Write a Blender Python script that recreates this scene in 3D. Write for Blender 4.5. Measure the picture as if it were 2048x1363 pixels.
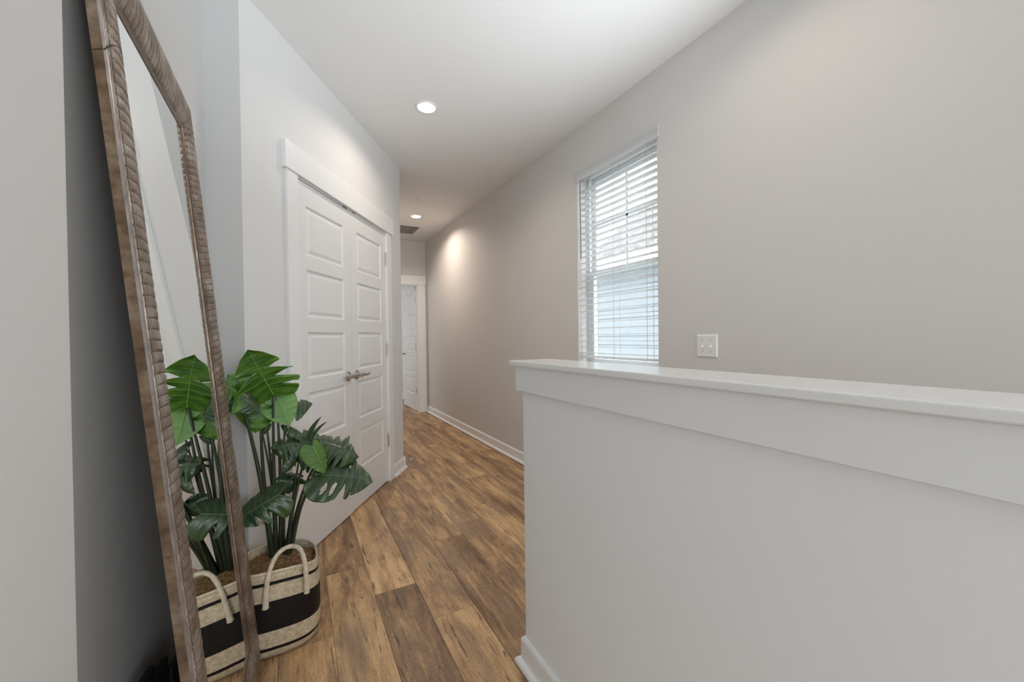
import bpy, bmesh, math, random
from mathutils import Vector, Matrix, noise as mnoise
S = bpy.context.scene
COL = S.collection
for o in list(bpy.data.objects): bpy.data.objects.remove(o)
R = math.radians
sin, cos, pi = math.sin, math.cos, math.pi
H = 2.743          # ceiling height
XR = 1.875         # face of the right wall

# ------------------------------------------------------------------ camera
cam = bpy.data.objects.new('camera', bpy.data.cameras.new('camera')); COL.objects.link(cam)
yaw, pitch, roll = R(28.299), R(-.554), R(-.726)
fw = Vector((sin(yaw), cos(yaw), 0)); rt = Vector((cos(yaw), -sin(yaw), 0)); up = Vector((0, 0, 1))
F = fw*cos(pitch)+up*sin(pitch); U = up*cos(pitch)-fw*sin(pitch)
Rv = rt*cos(roll)+U*sin(roll); Uv = U*cos(roll)-rt*sin(roll)
cam.matrix_world = Matrix(((Rv.x, Uv.x, -F.x, 0), (Rv.y, Uv.y, -F.y, 0), (Rv.z, Uv.z, -F.z, 1.189), (0, 0, 0, 1)))
cam.data.sensor_width = 36; cam.data.lens = 803.24*36/2048
cam.data.clip_start = .02; cam.data.clip_end = 200
S.camera = cam

# ------------------------------------------------------------------ world, light, exposure
W = bpy.data.worlds.new('sky'); S.world = W; W.use_nodes = True
bg = W.node_tree.nodes['Background']; bg.inputs[0].default_value = (.90, .95, 1, 1); bg.inputs[1].default_value = 5.0
vs = S.view_settings
vs.view_transform = 'Standard'; vs.look = 'None'; vs.gamma = 1; vs.use_curve_mapping = False
vs.exposure = 0.08

def area(name, loc, target, sx, sy, power, col, spread=180, shape='RECTANGLE'):
    l = bpy.data.lights.new(name, 'AREA'); l.shape = shape; l.size = sx; l.size_y = sy
    l.energy = power; l.color = col; l.spread = R(spread)
    o = bpy.data.objects.new(name, l); COL.objects.link(o); o.location = loc
    d = Vector(target)-Vector(loc); o.rotation_euler = d.to_track_quat('-Z', 'Y').to_euler()
    return o
# assumed daylight, no windows built: area lights added behind camera and over stairwell
DAY = (.87, .945, 1)
area('assumed_daylight_back', (1.05, -4.0, 1.65), (.4, 3.0, 1.45), 1.6, 1.9, 85, DAY)
area('assumed_daylight_stair', (1.80, -1.9, 1.75), (-.4, 1.6, 1.5), 1.5, 1.5, 14, DAY)
area('side_fill', (-2.9, -2.2, 1.5), (.7, 1.2, 1.0), 1.8, 1.7, 66, (.80, .91, 1))  # added cool fill to brighten the half wall, no window on this side
# assumed unseen spot, added beside the camera over the stairwell, bounced off the ceiling
fl_ = bpy.data.lights.new('assumed_bounce_spot', 'SPOT'); fl_.energy = 172; fl_.color = (.87, .945, 1); fl_.spot_size = R(68); fl_.spot_blend = 1; fl_.shadow_soft_size = .06
fo = bpy.data.objects.new('assumed_bounce_spot', fl_); COL.objects.link(fo); fo.location = (1.42, .05, 1.15)
fo.rotation_euler = (Vector((.80, 1.45, 2.74))-fo.location).to_track_quat('-Z', 'Y').to_euler()
# assumed daylight added in the bedroom at the hall's end, no window built
area('assumed_daylight_bedroom', (-.6, 8.4, 1.5), (1.5, 8.0, 1.2), 1.5, 1.5, 28, (.92, .97, 1))
WARM = (1, .86, .74)
LIGHTS = [(.80, 2.657, 4.2), (1.373, 5.087, 9.5), (1.25, .86, 2.2)]  # third lamp is out of view, assumed from the glow on the right wall
for i, (x, y, e) in enumerate(LIGHTS):
    area('downlight_lamp', (x, y, H+.0155), (x, y, 0), .055, .055, e*1.35, WARM, 165, 'DISK')

# ------------------------------------------------------------------ helpers
def link(o, parent=None):
    COL.objects.link(o)
    if parent: o.parent = parent
    return o
def setp(o, label=None, cat=None, group=None, kind=None):
    if label: o['label'] = label
    if cat: o['category'] = cat
    if group: o['group'] = group
    if kind: o['kind'] = kind
    return o
def empty(name, loc=(0, 0, 0), rz=0, **k):
    o = bpy.data.objects.new(name, None); link(o); o.location = loc; o.rotation_euler = (0, 0, rz)
    o.empty_display_size = .05
    return setp(o, **k)
class MB:
    def __init__(s): s.v = []; s.f = []; s.m = []
    def add(s, vs_, fs, mi=0):
        b = len(s.v); s.v += [tuple(v) for v in vs_]
        s.f += [tuple(b+i for i in f) for f in fs]; s.m += [mi]*len(fs); return s
    def box(s, x0, x1, y0, y1, z0, z1, mi=0):
        return s.add([(x0, y0, z0), (x1, y0, z0), (x1, y1, z0), (x0, y1, z0), (x0, y0, z1), (x1, y0, z1), (x1, y1, z1), (x0, y1, z1)],
                     [(3, 2, 1, 0), (4, 5, 6, 7), (0, 1, 5, 4), (1, 2, 6, 5), (2, 3, 7, 6), (3, 0, 4, 7)], mi)
    def prism(s, pts, z0, z1, mi=0):
        n = len(pts)
        a = sum(pts[i][0]*pts[(i+1) % n][1]-pts[(i+1) % n][0]*pts[i][1] for i in range(n))
        if a < 0: pts = pts[::-1]
        return s.add([(x, y, z0) for x, y in pts]+[(x, y, z1) for x, y in pts],
                     [tuple(range(n))[::-1], tuple(range(n, 2*n))]+[(i, (i+1) % n, n+(i+1) % n, n+i) for i in range(n)], mi)
    def extrude(s, prof, p0, p1, out, upv=(0, 0, 1), mi=0):
        """profile (d, h) swept from p0 to p1; d along out, h along up"""
        p0, p1, out, upv = Vector(p0), Vector(p1), Vector(out).normalized(), Vector(upv)
        n = len(prof)
        vs_ = [p0+out*d+upv*h for d, h in prof]+[p1+out*d+upv*h for d, h in prof]
        return s.add(vs_, [tuple(range(n)), tuple(range(n, 2*n))[::-1]]+[(i, n+i, n+(i+1) % n, (i+1) % n) for i in range(n)], mi)
    def lathe(s, prof, c=(0, 0, 0), ax=(0, 0, 1), n=24, mi=0, caps=True):
        ax = Vector(ax).normalized(); c = Vector(c)
        a = ax.orthogonal().normalized(); b = ax.cross(a)
        vs_ = []
        for r, h in prof:
            for k in range(n):
                t = 2*pi*k/n; vs_.append(c+ax*h+(a*cos(t)+b*sin(t))*r)
        fs = [(j*n+k, j*n+(k+1) % n, (j+1)*n+(k+1) % n, (j+1)*n+k) for j in range(len(prof)-1) for k in range(n)]
        if caps: fs += [tuple(range(n))[::-1], tuple(range((len(prof)-1)*n, len(prof)*n))]
        return s.add(vs_, fs, mi)
    def tube(s, pts, rad, n=8, mi=0, flat=1.0):
        pts = [Vector(p) for p in pts]; m = len(pts); vs_ = []
        rr = rad if isinstance(rad, (list, tuple)) else [rad]*m
        t0 = (pts[1]-pts[0]).normalized(); a = t0.orthogonal().normalized()
        for i in range(m):
            t = (pts[min(i+1, m-1)]-pts[max(i-1, 0)]).normalized()
            a = (a-t*a.dot(t)).normalized(); b = t.cross(a)
            for k in range(n):
                th = 2*pi*k/n; vs_.append(pts[i]+(a*cos(th)+b*sin(th)*flat)*rr[i])
        fs = [(j*n+k, j*n+(k+1) % n, (j+1)*n+(k+1) % n, (j+1)*n+k) for j in range(m-1) for k in range(n)]
        fs += [tuple(range(n))[::-1], tuple(range((m-1)*n, m*n))]
        return s.add(vs_, fs, mi)
    def mesh(s, name, mats, smooth=False, fix=True):
        me = bpy.data.meshes.new(name); me.from_pydata(s.v, [], s.f); me.update()
        for m in (mats if isinstance(mats, (list, tuple)) else [mats]): me.materials.append(m)
        me.polygons.foreach_set('material_index', s.m)
        if fix:
            bm = bmesh.new(); bm.from_mesh(me); bmesh.ops.recalc_face_normals(bm, faces=bm.faces); bm.to_mesh(me); bm.free()
        if smooth: me.shade_smooth()
        return me
    def build(s, name, mats, parent=None, smooth=False, bevel=0, seg=2, fix=True, **k):
        o = bpy.data.objects.new(name, s.mesh(name, mats, smooth, fix)); link(o, parent)
        if bevel:
            b = o.modifiers.new('bevel', 'BEVEL'); b.width = bevel; b.segments = seg; b.limit_method = 'ANGLE'; b.angle_limit = R(40)
            b.harden_normals = False
        return setp(o, **k)
def autosmooth(o, deg=35):
    me = o.data; me.shade_smooth()
    try: me.set_sharp_from_angle(angle=R(deg))
    except Exception: pass
    return o
def bez(p0, p1, p2, p3, n=12):
    p0, p1, p2, p3 = map(Vector, (p0, p1, p2, p3)); out = []
    for i in range(n+1):
        t = i/n; u = 1-t
        out.append(p0*u**3+p1*3*u*u*t+p2*3*u*t*t+p3*t**3)
    return out

# ------------------------------------------------------------------ materials
def nm(name):
    m = bpy.data.materials.new(name); m.use_nodes = True
    nt = m.node_tree; return m, nt, nt.nodes['Principled BSDF'], nt.nodes.new, nt.links.new
def plain(name, col, rough=.5, metal=0, bump=0, bscale=200, var=0, vscale=3, spec=.5):
    m, nt, p, N, L = nm(name)
    p.inputs['Base Color'].default_value = (*col, 1); p.inputs['Roughness'].default_value = rough; p.inputs['Metallic'].default_value = metal
    p.inputs['Specular IOR Level'].default_value = spec
    tc = N('ShaderNodeTexCoord')
    if var:
        n = N('ShaderNodeTexNoise'); n.inputs['Scale'].default_value = vscale; n.inputs['Detail'].default_value = 6
        L(tc.outputs['Object'], n.inputs['Vector'])
        mr = N('ShaderNodeMapRange'); mr.inputs['From Min'].default_value = .3; mr.inputs['From Max'].default_value = .7
        mr.inputs['To Min'].default_value = 1-var; mr.inputs['To Max'].default_value = 1+var
        L(n.outputs['Fac'], mr.inputs['Value'])
        mx = N('ShaderNodeMix'); mx.data_type = 'RGBA'; mx.blend_type = 'MULTIPLY'; mx.inputs['Factor'].default_value = 1
        mx.inputs[6].default_value = (*col, 1); L(mr.outputs[0], mx.inputs[7]); L(mx.outputs[2], p.inputs['Base Color'])
    if bump:
        n = N('ShaderNodeTexNoise'); n.inputs['Scale'].default_value = bscale; n.inputs['Detail'].default_value = 3
        L(tc.outputs['Object'], n.inputs['Vector'])
        b = N('ShaderNodeBump'); b.inputs['Strength'].default_value = bump; b.inputs['Distance'].default_value = .002
        L(n.outputs['Fac'], b.inputs['Height']); L(b.outputs[0], p.inputs['Normal'])
    return m
WALLC = (.66, .64, .618)
M_wall = plain('wall_paint', WALLC, .72, bump=.05, bscale=350, var=.012, vscale=1.5, spec=.3)
M_wallw = plain('pale_wall_paint', (.71, .705, .695), .72, bump=.05, bscale=350, var=.01, vscale=1.5, spec=.3)
M_half = plain('half_wall_paint', (.85, .85, .845), .6, bump=.05, bscale=350, spec=.3)
M_ceil = plain('ceiling_paint', (.82, .815, .81), .85, bump=.08, bscale=250, spec=.2)
M_trim = plain('trim_paint', (.83, .83, .825), .32)
M_cap = plain('cap_paint', (.82, .815, .805), .17, bump=.03, bscale=40)
M_door = plain('door_paint', (.80, .80, .80), .36)
M_white = plain('white_plastic', (.80, .80, .79), .35)
M_vinyl = plain('white_vinyl', (.82, .83, .83), .4)
def slat_mat():
    m, nt, p, N, L = nm('white_slat')
    p.inputs['Base Color'].default_value = (.86, .86, .855, 1); p.inputs['Roughness'].default_value = .45
    tr = N('ShaderNodeBsdfTranslucent'); tr.inputs[0].default_value = (.86, .87, .87, 1)
    mx = N('ShaderNodeMixShader'); mx.inputs[0].default_value = .5; L(p.outputs[0], mx.inputs[1]); L(tr.outputs[0], mx.inputs[2])
    L(mx.outputs[0], nt.nodes['Material Output'].inputs['Surface']); return m
M_slat = slat_mat()
M_nickel = plain('satin_nickel', (.50, .475, .445), .24, 1)
M_steel = plain('dull_steel', (.55, .54, .52), .4, 1)
M_dark = plain('dark_gap', (.03, .03, .03), .8)
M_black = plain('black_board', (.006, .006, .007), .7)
M_grey = plain('grey_plastic', (.16, .16, .17), .5)
M_cord = plain('blind_cord', (.55, .55, .54), .8)

def emit(name, col, st):
    m, nt, p, N, L = nm(name)
    p.inputs['Base Color'].default_value = (.8, .8, .8, 1)
    p.inputs['Emission Color'].default_value = (*col, 1); p.inputs['Emission Strength'].default_value = st
    return m
M_lamp = emit('lamp_diffuser', (1, .90, .76), 9)

def glass():
    m, nt, p, N, L = nm('window_glass')
    out = nt.nodes['Material Output']
    t = N('ShaderNodeBsdfTransparent'); t.inputs[0].default_value = (.96, .97, .97, 1)
    g = N('ShaderNodeBsdfGlossy'); g.inputs['Roughness'].default_value = 0.0
    mx = N('ShaderNodeMixShader'); mx.inputs[0].default_value = .045; L(t.outputs[0], mx.inputs[1]); L(g.outputs[0], mx.inputs[2])
    L(mx.outputs[0], out.inputs['Surface']); return m
M_glass = glass()
def mirror_mat():
    m, nt, p, N, L = nm('mirror_glass')
    p.inputs['Base Color'].default_value = (.88, .895, .885, 1); p.inputs['Metallic'].default_value = 1; p.inputs['Roughness'].default_value = .0
    tc = N('ShaderNodeTexCoord')
    v = N('ShaderNodeTexNoise'); v.inputs['Scale'].default_value = 420; v.inputs['Detail'].default_value = 1
    L(tc.outputs['Object'], v.inputs['Vector'])
    r = N('ShaderNodeMapRange'); r.inputs['From Min'].default_value = .70; r.inputs['From Max'].default_value = .78
    r.inputs['To Min'].default_value = 0; r.inputs['To Max'].default_value = .12
    L(v.outputs['Fac'], r.inputs['Value']); L(r.outputs[0], p.inputs['Roughness']); return m
M_mirror = mirror_mat()

def wood_floor():
    m, nt, p, N, L = nm('oak_plank')
    tc = N('ShaderNodeTexCoord'); oi = N('ShaderNodeObjectInfo')
    sc = N('ShaderNodeVectorMath'); sc.operation = 'SCALE'; sc.inputs[0].default_value = (37, 53, 11); L(oi.outputs['Random'], sc.inputs['Scale'])
    ad = N('ShaderNodeVectorMath'); ad.operation = 'ADD'; L(tc.outputs['Object'], ad.inputs[0]); L(sc.outputs[0], ad.inputs[1])
    def nz(scale, det=5, rough=.55, dist=0.0):
        mp = N('ShaderNodeMapping'); mp.inputs['Scale'].default_value = scale; L(ad.outputs[0], mp.inputs['Vector'])
        n = N('ShaderNodeTexNoise'); n.inputs['Scale'].default_value = 1; n.inputs['Detail'].default_value = det
        n.inputs['Roughness'].default_value = rough; n.inputs['Distortion'].default_value = dist
        L(mp.outputs[0], n.inputs['Vector']); return n.outputs['Fac']
    def rng(x, a, b, c, d):
        r = N('ShaderNodeMapRange'); r.inputs['From Min'].default_value = a; r.inputs['From Max'].default_value = b
        r.inputs['To Min'].default_value = c; r.inputs['To Max'].default_value = d; L(x, r.inputs['Value']); return r.outputs[0]
    def math_(op, a, b):
        n = N('ShaderNodeMath'); n.operation = op
        for i, x in enumerate((a, b)):
            if isinstance(x, (int, float)): n.inputs[i].default_value = x
            else: L(x, n.inputs[i])
        return n.outputs[0]
    blot = nz((10, 2.0, 4), 5, .62, .8)          # broad light and dark clouds
    streak = nz((20, 1.3, 9), 5, .62, .6)        # hand-wide streaks
    grain = nz((85, 6.5, 30), 7, .72, 1.2)       # gnarled long grain
    fine = nz((240, 60, 60), 4, .8, .5)
    saw = nz((26, 190, 40), 4, .7, .6)           # cross saw marks
    crack = nz((48, 3.4, 20), 4, .62, 1.6)
    tone = N('ShaderNodeSeparateColor'); L(oi.outputs['Color'], tone.inputs[0])
    def dev(x, k): return math_('MULTIPLY', math_('SUBTRACT', x, .5), k)
    f = math_('SUBTRACT', tone.outputs[0], .13)
    for x, k in ((blot, 1.15), (streak, .75), (grain, .62), (fine, .50), (saw, .34)): f = math_('ADD', f, dev(x, k))
    cr = N('ShaderNodeValToRGB'); e = cr.color_ramp.elements
    e[0].position = .10; e[0].color = (.105, .055, .026, 1); e[1].position = .90; e[1].color = (.80, .530, .275, 1)
    a = e.new(.34); a.color = (.225, .128, .064, 1)
    a = e.new(.52); a.color = (.395, .235, .118, 1)
    a = e.new(.70); a.color = (.600, .375, .185, 1)
    L(f, cr.inputs[0])
    # grey weathered cast in patches
    gm = rng(nz((9, 1.6, 3), 4, .6, .6), .5, .66, 0, .6)
    mg = N('ShaderNodeMix'); mg.data_type = 'RGBA'; L(gm, mg.inputs['Factor']); L(cr.outputs[0], mg.inputs[6]); mg.inputs[7].default_value = (.235, .165, .112, 1)
    # dark cracks along the grain
    cm = rng(crack, .345, .385, .7, 0)
    mc = N('ShaderNodeMix'); mc.data_type = 'RGBA'; L(cm, mc.inputs['Factor']); L(mg.outputs[2], mc.inputs[6]); mc.inputs[7].default_value = (.055, .030, .018, 1)
    # knots
    mp = N('ShaderNodeMapping'); mp.inputs['Scale'].default_value = (7, 3.2, 1); L(ad.outputs[0], mp.inputs['Vector'])
    vo = N('ShaderNodeTexVoronoi'); vo.inputs['Scale'].default_value = 1; L(mp.outputs[0], vo.inputs['Vector'])
    sepc = N('ShaderNodeSeparateColor'); L(vo.outputs['Color'], sepc.inputs[0])
    km = math_('MULTIPLY', rng(vo.outputs['Distance'], .03, .15, .75, 0), math_('GREATER_THAN', sepc.outputs[0], .55))
    mk = N('ShaderNodeMix'); mk.data_type = 'RGBA'; L(km, mk.inputs['Factor']); L(mc.outputs[2], mk.inputs[6]); mk.inputs[7].default_value = (.085, .045, .025, 1)
    L(mk.outputs[2], p.inputs['Base Color'])
    L(rng(grain, .3, .7, .40, .54), p.inputs['Roughness'])
    b = N('ShaderNodeBump'); b.inputs['Strength'].default_value = .25; b.inputs['Distance'].default_value = .0015
    L(math_('ADD', grain, math_('SUBTRACT', saw, math_('MULTIPLY', cm, 1.2))), b.inputs['Height']); L(b.outputs[0], p.inputs['Normal'])
    return m
M_oak = wood_floor()

def frame_mat(name, base, hi, carved=True):
    """distressed bronze-brown wood, a worn silvery wash on the proud parts, darker brown in the carved grooves"""
    m, nt, p, N, L = nm(name)
    tc = N('ShaderNodeTexCoord')
    n = N('ShaderNodeTexNoise'); n.inputs['Scale'].default_value = 14; n.inputs['Detail'].default_value = 7; n.inputs['Roughness'].default_value = .65; L(tc.outputs['Object'], n.inputs['Vector'])
    cr = N('ShaderNodeValToRGB'); e = cr.color_ramp.elements
    e[0].position = .34; e[0].color = (*[c*.6 for c in base], 1); e[1].position = .68; e[1].color = (*hi, 1)
    a = e.new(.5); a.color = (*base, 1)
    L(n.outputs['Fac'], cr.inputs[0]); last = cr.outputs[0]
    p.inputs['Roughness'].default_value = .36; p.inputs['Metallic'].default_value = .2
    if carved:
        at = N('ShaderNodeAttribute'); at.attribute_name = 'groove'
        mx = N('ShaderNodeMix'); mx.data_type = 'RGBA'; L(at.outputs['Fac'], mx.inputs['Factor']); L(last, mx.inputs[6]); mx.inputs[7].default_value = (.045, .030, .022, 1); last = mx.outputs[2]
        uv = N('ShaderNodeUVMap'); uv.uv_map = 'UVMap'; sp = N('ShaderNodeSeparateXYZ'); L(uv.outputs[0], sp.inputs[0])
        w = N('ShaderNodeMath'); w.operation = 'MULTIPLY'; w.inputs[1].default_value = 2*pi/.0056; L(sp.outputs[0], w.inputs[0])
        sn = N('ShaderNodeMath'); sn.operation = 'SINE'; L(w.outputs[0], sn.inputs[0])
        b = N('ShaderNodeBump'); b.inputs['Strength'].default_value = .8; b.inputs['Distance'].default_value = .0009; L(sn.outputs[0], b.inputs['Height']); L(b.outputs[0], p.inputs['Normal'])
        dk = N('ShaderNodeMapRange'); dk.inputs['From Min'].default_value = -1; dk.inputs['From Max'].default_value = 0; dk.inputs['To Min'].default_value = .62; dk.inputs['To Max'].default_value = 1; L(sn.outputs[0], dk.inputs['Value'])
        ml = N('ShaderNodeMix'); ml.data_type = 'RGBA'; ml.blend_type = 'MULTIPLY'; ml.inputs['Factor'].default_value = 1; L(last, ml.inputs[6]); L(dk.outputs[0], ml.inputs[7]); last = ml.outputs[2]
    else:
        n2 = N('ShaderNodeTexNoise'); n2.inputs['Scale'].default_value = 60; n2.inputs['Detail'].default_value = 5; L(tc.outputs['Object'], n2.inputs['Vector'])
        dk = N('ShaderNodeMapRange'); dk.inputs['From Min'].default_value = .35; dk.inputs['From Max'].default_value = .6; dk.inputs['To Min'].default_value = .7; dk.inputs['To Max'].default_value = 1.05; L(n2.outputs['Fac'], dk.inputs['Value'])
        ml = N('ShaderNodeMix'); ml.data_type = 'RGBA'; ml.blend_type = 'MULTIPLY'; ml.inputs['Factor'].default_value = 1; L(last, ml.inputs[6]); L(dk.outputs[0], ml.inputs[7]); last = ml.outputs[2]
    L(last, p.inputs['Base Color']); return m
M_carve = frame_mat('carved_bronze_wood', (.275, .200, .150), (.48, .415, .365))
M_side = frame_mat('frame_side_wood', (.215, .140, .085), (.36, .28, .21), False)
M_lip = plain('dark_brown_lip', (.075, .042, .028), .35, var=.3, vscale=40)
M_bead = plain('worn_silver_edge', (.36, .33, .315), .33, .5, var=.25, vscale=30)

def leaf_mat(name, c0, c1, vein, rough=.33):
    m, nt, p, N, L = nm(name)
    uv = N('ShaderNodeUVMap'); uv.uv_map = 'UVMap'
    sp = N('ShaderNodeSeparateXYZ'); L(uv.outputs[0], sp.inputs[0])
    tc = N('ShaderNodeTexCoord')
    n = N('ShaderNodeTexNoise'); n.inputs['Scale'].default_value = 22; n.inputs['Detail'].default_value = 4; L(tc.outputs['Object'], n.inputs['Vector'])
    mx = N('ShaderNodeMix'); mx.data_type = 'RGBA'; mx.inputs[6].default_value = (*c0, 1); mx.inputs[7].default_value = (*c1, 1)
    r = N('ShaderNodeMapRange'); r.inputs['From Min'].default_value = .36; r.inputs['From Max'].default_value = .66; L(n.outputs['Fac'], r.inputs['Value'])
    # lighter towards the margin, as printed on these leaves
    r2 = N('ShaderNodeMath'); r2.operation = 'POWER'; r2.inputs[1].default_value = 2.5; L(sp.outputs[1], r2.inputs[0])
    a = N('ShaderNodeMath'); a.operation = 'MULTIPLY_ADD'; a.inputs[1].default_value = .55; L(r2.outputs[0], a.inputs[0])
    a2 = N('ShaderNodeMath'); a2.operation = 'MULTIPLY'; a2.inputs[1].default_value = .6; L(r.outputs[0], a2.inputs[0]); L(a2.outputs[0], a.inputs[2]); a.use_clamp = True
    L(a.outputs[0], mx.inputs['Factor'])
    # side veins: a thin line at every lobe's centre
    w = N('ShaderNodeMath'); w.operation = 'MULTIPLY'; w.inputs[1].default_value = 9; L(sp.outputs[0], w.inputs[0])
    fr = N('ShaderNodeMath'); fr.operation = 'PINGPONG'; fr.inputs[1].default_value = .5; L(w.outputs[0], fr.inputs[0])
    v = N('ShaderNodeMapRange'); v.inputs['From Min'].default_value = .0; v.inputs['From Max'].default_value = .07; v.inputs['To Min'].default_value = .75; v.inputs['To Max'].default_value = 0
    L(fr.outputs[0], v.inputs['Value'])
    fd = N('ShaderNodeMapRange'); fd.inputs['From Min'].default_value = .15; fd.inputs['From Max'].default_value = .9; fd.inputs['To Min'].default_value = 1; fd.inputs['To Max'].default_value = 0
    L(sp.outputs[1], fd.inputs['Value'])
    vm = N('ShaderNodeMath'); vm.operation = 'MULTIPLY'; L(v.outputs[0], vm.inputs[0]); L(fd.outputs[0], vm.inputs[1])
    mv = N('ShaderNodeMix'); mv.data_type = 'RGBA'; L(vm.outputs[0], mv.inputs['Factor']); L(mx.outputs[2], mv.inputs[6]); mv.inputs[7].default_value = (*vein, 1)
    L(mv.outputs[2], p.inputs['Base Color']); p.inputs['Roughness'].default_value = rough
    b = N('ShaderNodeBump'); b.inputs['Strength'].default_value = .35; b.inputs['Distance'].default_value = .002; b.invert = True
    L(vm.outputs[0], b.inputs['Height']); L(b.outputs[0], p.inputs['Normal'])
    return m
M_leaf_b = leaf_mat('bright_leaf_top', (.026, .100, .010), (.100, .240, .018), (.20, .40, .05))
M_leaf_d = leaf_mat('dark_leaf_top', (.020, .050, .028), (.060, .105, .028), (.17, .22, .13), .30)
M_under = leaf_mat('pale_leaf_underside', (.105, .235, .060), (.17, .33, .10), (.22, .40, .15), .5)
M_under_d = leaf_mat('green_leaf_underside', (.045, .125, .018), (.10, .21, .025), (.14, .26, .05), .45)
M_rib = plain('leaf_midrib', (.16, .36, .045), .4)
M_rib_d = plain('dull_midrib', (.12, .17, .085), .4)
M_stem = plain('dark_stem', (.030, .042, .022), .35, var=.3, vscale=30)

def basket_mat():
    m, nt, p, N, L = nm('woven_seagrass')
    uv = N('ShaderNodeUVMap'); uv.uv_map = 'UVMap'
    sp = N('ShaderNodeSeparateXYZ'); L(uv.outputs[0], sp.inputs[0])
    def m2(op, a, b):
        n = N('ShaderNodeMath'); n.operation = op
        for i, x in enumerate((a, b)):
            if isinstance(x, (int, float)): n.inputs[i].default_value = x
            else: L(x, n.inputs[i])
        return n.outputs[0]
    k = 2*pi/.0165
    a = m2('SINE', m2('MULTIPLY', m2('ADD', sp.outputs[0], sp.outputs[1]), k), 0)
    b = m2('SINE', m2('MULTIPLY', m2('SUBTRACT', sp.outputs[0], sp.outputs[1]), k), 0)
    hgt = m2('MAXIMUM', m2('ABSOLUTE', a, 0), m2('ABSOLUTE', b, 0))
    tc = N('ShaderNodeTexCoord'); n = N('ShaderNodeTexNoise'); n.inputs['Scale'].default_value = 70; n.inputs['Detail'].default_value = 5; L(tc.outputs['Object'], n.inputs['Vector'])
    cr = N('ShaderNodeValToRGB'); e = cr.color_ramp.elements
    e[0].position = .3; e[0].color = (.54, .425, .27, 1); e[1].position = .72; e[1].color = (.86, .74, .54, 1); L(n.outputs['Fac'], cr.inputs[0])
    ln = N('ShaderNodeMapRange'); ln.inputs['From Min'].default_value = .38; ln.inputs['From Max'].default_value = .78; ln.inputs['To Min'].default_value = .42; ln.inputs['To Max'].default_value = 1; L(hgt, ln.inputs['Value'])
    ml = N('ShaderNodeMix'); ml.data_type = 'RGBA'; ml.blend_type = 'MULTIPLY'; ml.inputs['Factor'].default_value = 1; L(cr.outputs[0], ml.inputs[6]); L(ln.outputs[0], ml.inputs[7])
    # dyed black bands by height
    z = sp.outputs[1]
    band = None
    for lo, hi in ((.0345, .0465), (.106, .214), (.271, .283)):
        q = m2('MULTIPLY', m2('GREATER_THAN', z, lo), m2('LESS_THAN', z, hi)); band = q if band is None else m2('MAXIMUM', band, q)
    mb = N('ShaderNodeMix'); mb.data_type = 'RGBA'; L(band, mb.inputs['Factor']); L(ml.outputs[2], mb.inputs[6]); mb.inputs[7].default_value = (.006, .005, .005, 1)
    L(mb.outputs[2], p.inputs['Base Color'])
    rr = N('ShaderNodeMapRange'); rr.inputs['To Min'].default_value = .62; rr.inputs['To Max'].default_value = .55; L(band, rr.inputs['Value']); L(rr.outputs[0], p.inputs['Roughness']); p.inputs['Specular IOR Level'].default_value = .3
    bp = N('ShaderNodeBump'); bp.inputs['Strength'].default_value = .6; bp.inputs['Distance'].default_value = .0015; L(hgt, bp.inputs['Height']); L(bp.outputs[0], p.inputs['Normal'])
    return m
M_basket = basket_mat()
M_straw = plain('seagrass_rope', (.66, .565, .43), .7, bump=.6, bscale=240, var=.22, vscale=60)
M_moss = plain('dried_moss', (.30, .17, .075), .9, var=.5, vscale=60)
M_moss2 = plain('pale_dried_moss', (.44, .28, .13), .9, var=.4, vscale=60)

def roof_mat():
    m, nt, p, N, L = nm('grey_shingle'); tc = N('ShaderNodeTexCoord')
    n = N('ShaderNodeTexNoise'); n.inputs['Scale'].default_value = 9; n.inputs['Detail'].default_value = 5; L(tc.outputs['Object'], n.inputs['Vector'])
    cr = N('ShaderNodeValToRGB'); e = cr.color_ramp.elements; e[0].position = .35; e[0].color = (.13, .12, .115, 1); e[1].position = .7; e[1].color = (.25, .235, .225, 1)
    L(n.outputs['Fac'], cr.inputs[0]); L(cr.outputs[0], p.inputs['Base Color']); p.inputs['Roughness'].default_value = .9; return m
M_shingle = roof_mat()
M_siding = plain('pale_blue_siding', (.25, .282, .30), .6)
M_ground = plain('lawn', (.30, .31, .27), .9, var=.3, vscale=4)

# ================================================================== SETTING
ANG = R(90-33.42)                  # closet wall frame: local x along the wall, local -y into the room
CW = Matrix.Translation((-.2263, 2.087, 0)) @ Matrix.Rotation(ANG, 4, 'Z')
def cw(s, n, z=0): return CW @ Vector((s, -n, z))
def cw2(s, n): v = cw(s, n); return (v.x, v.y)

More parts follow.
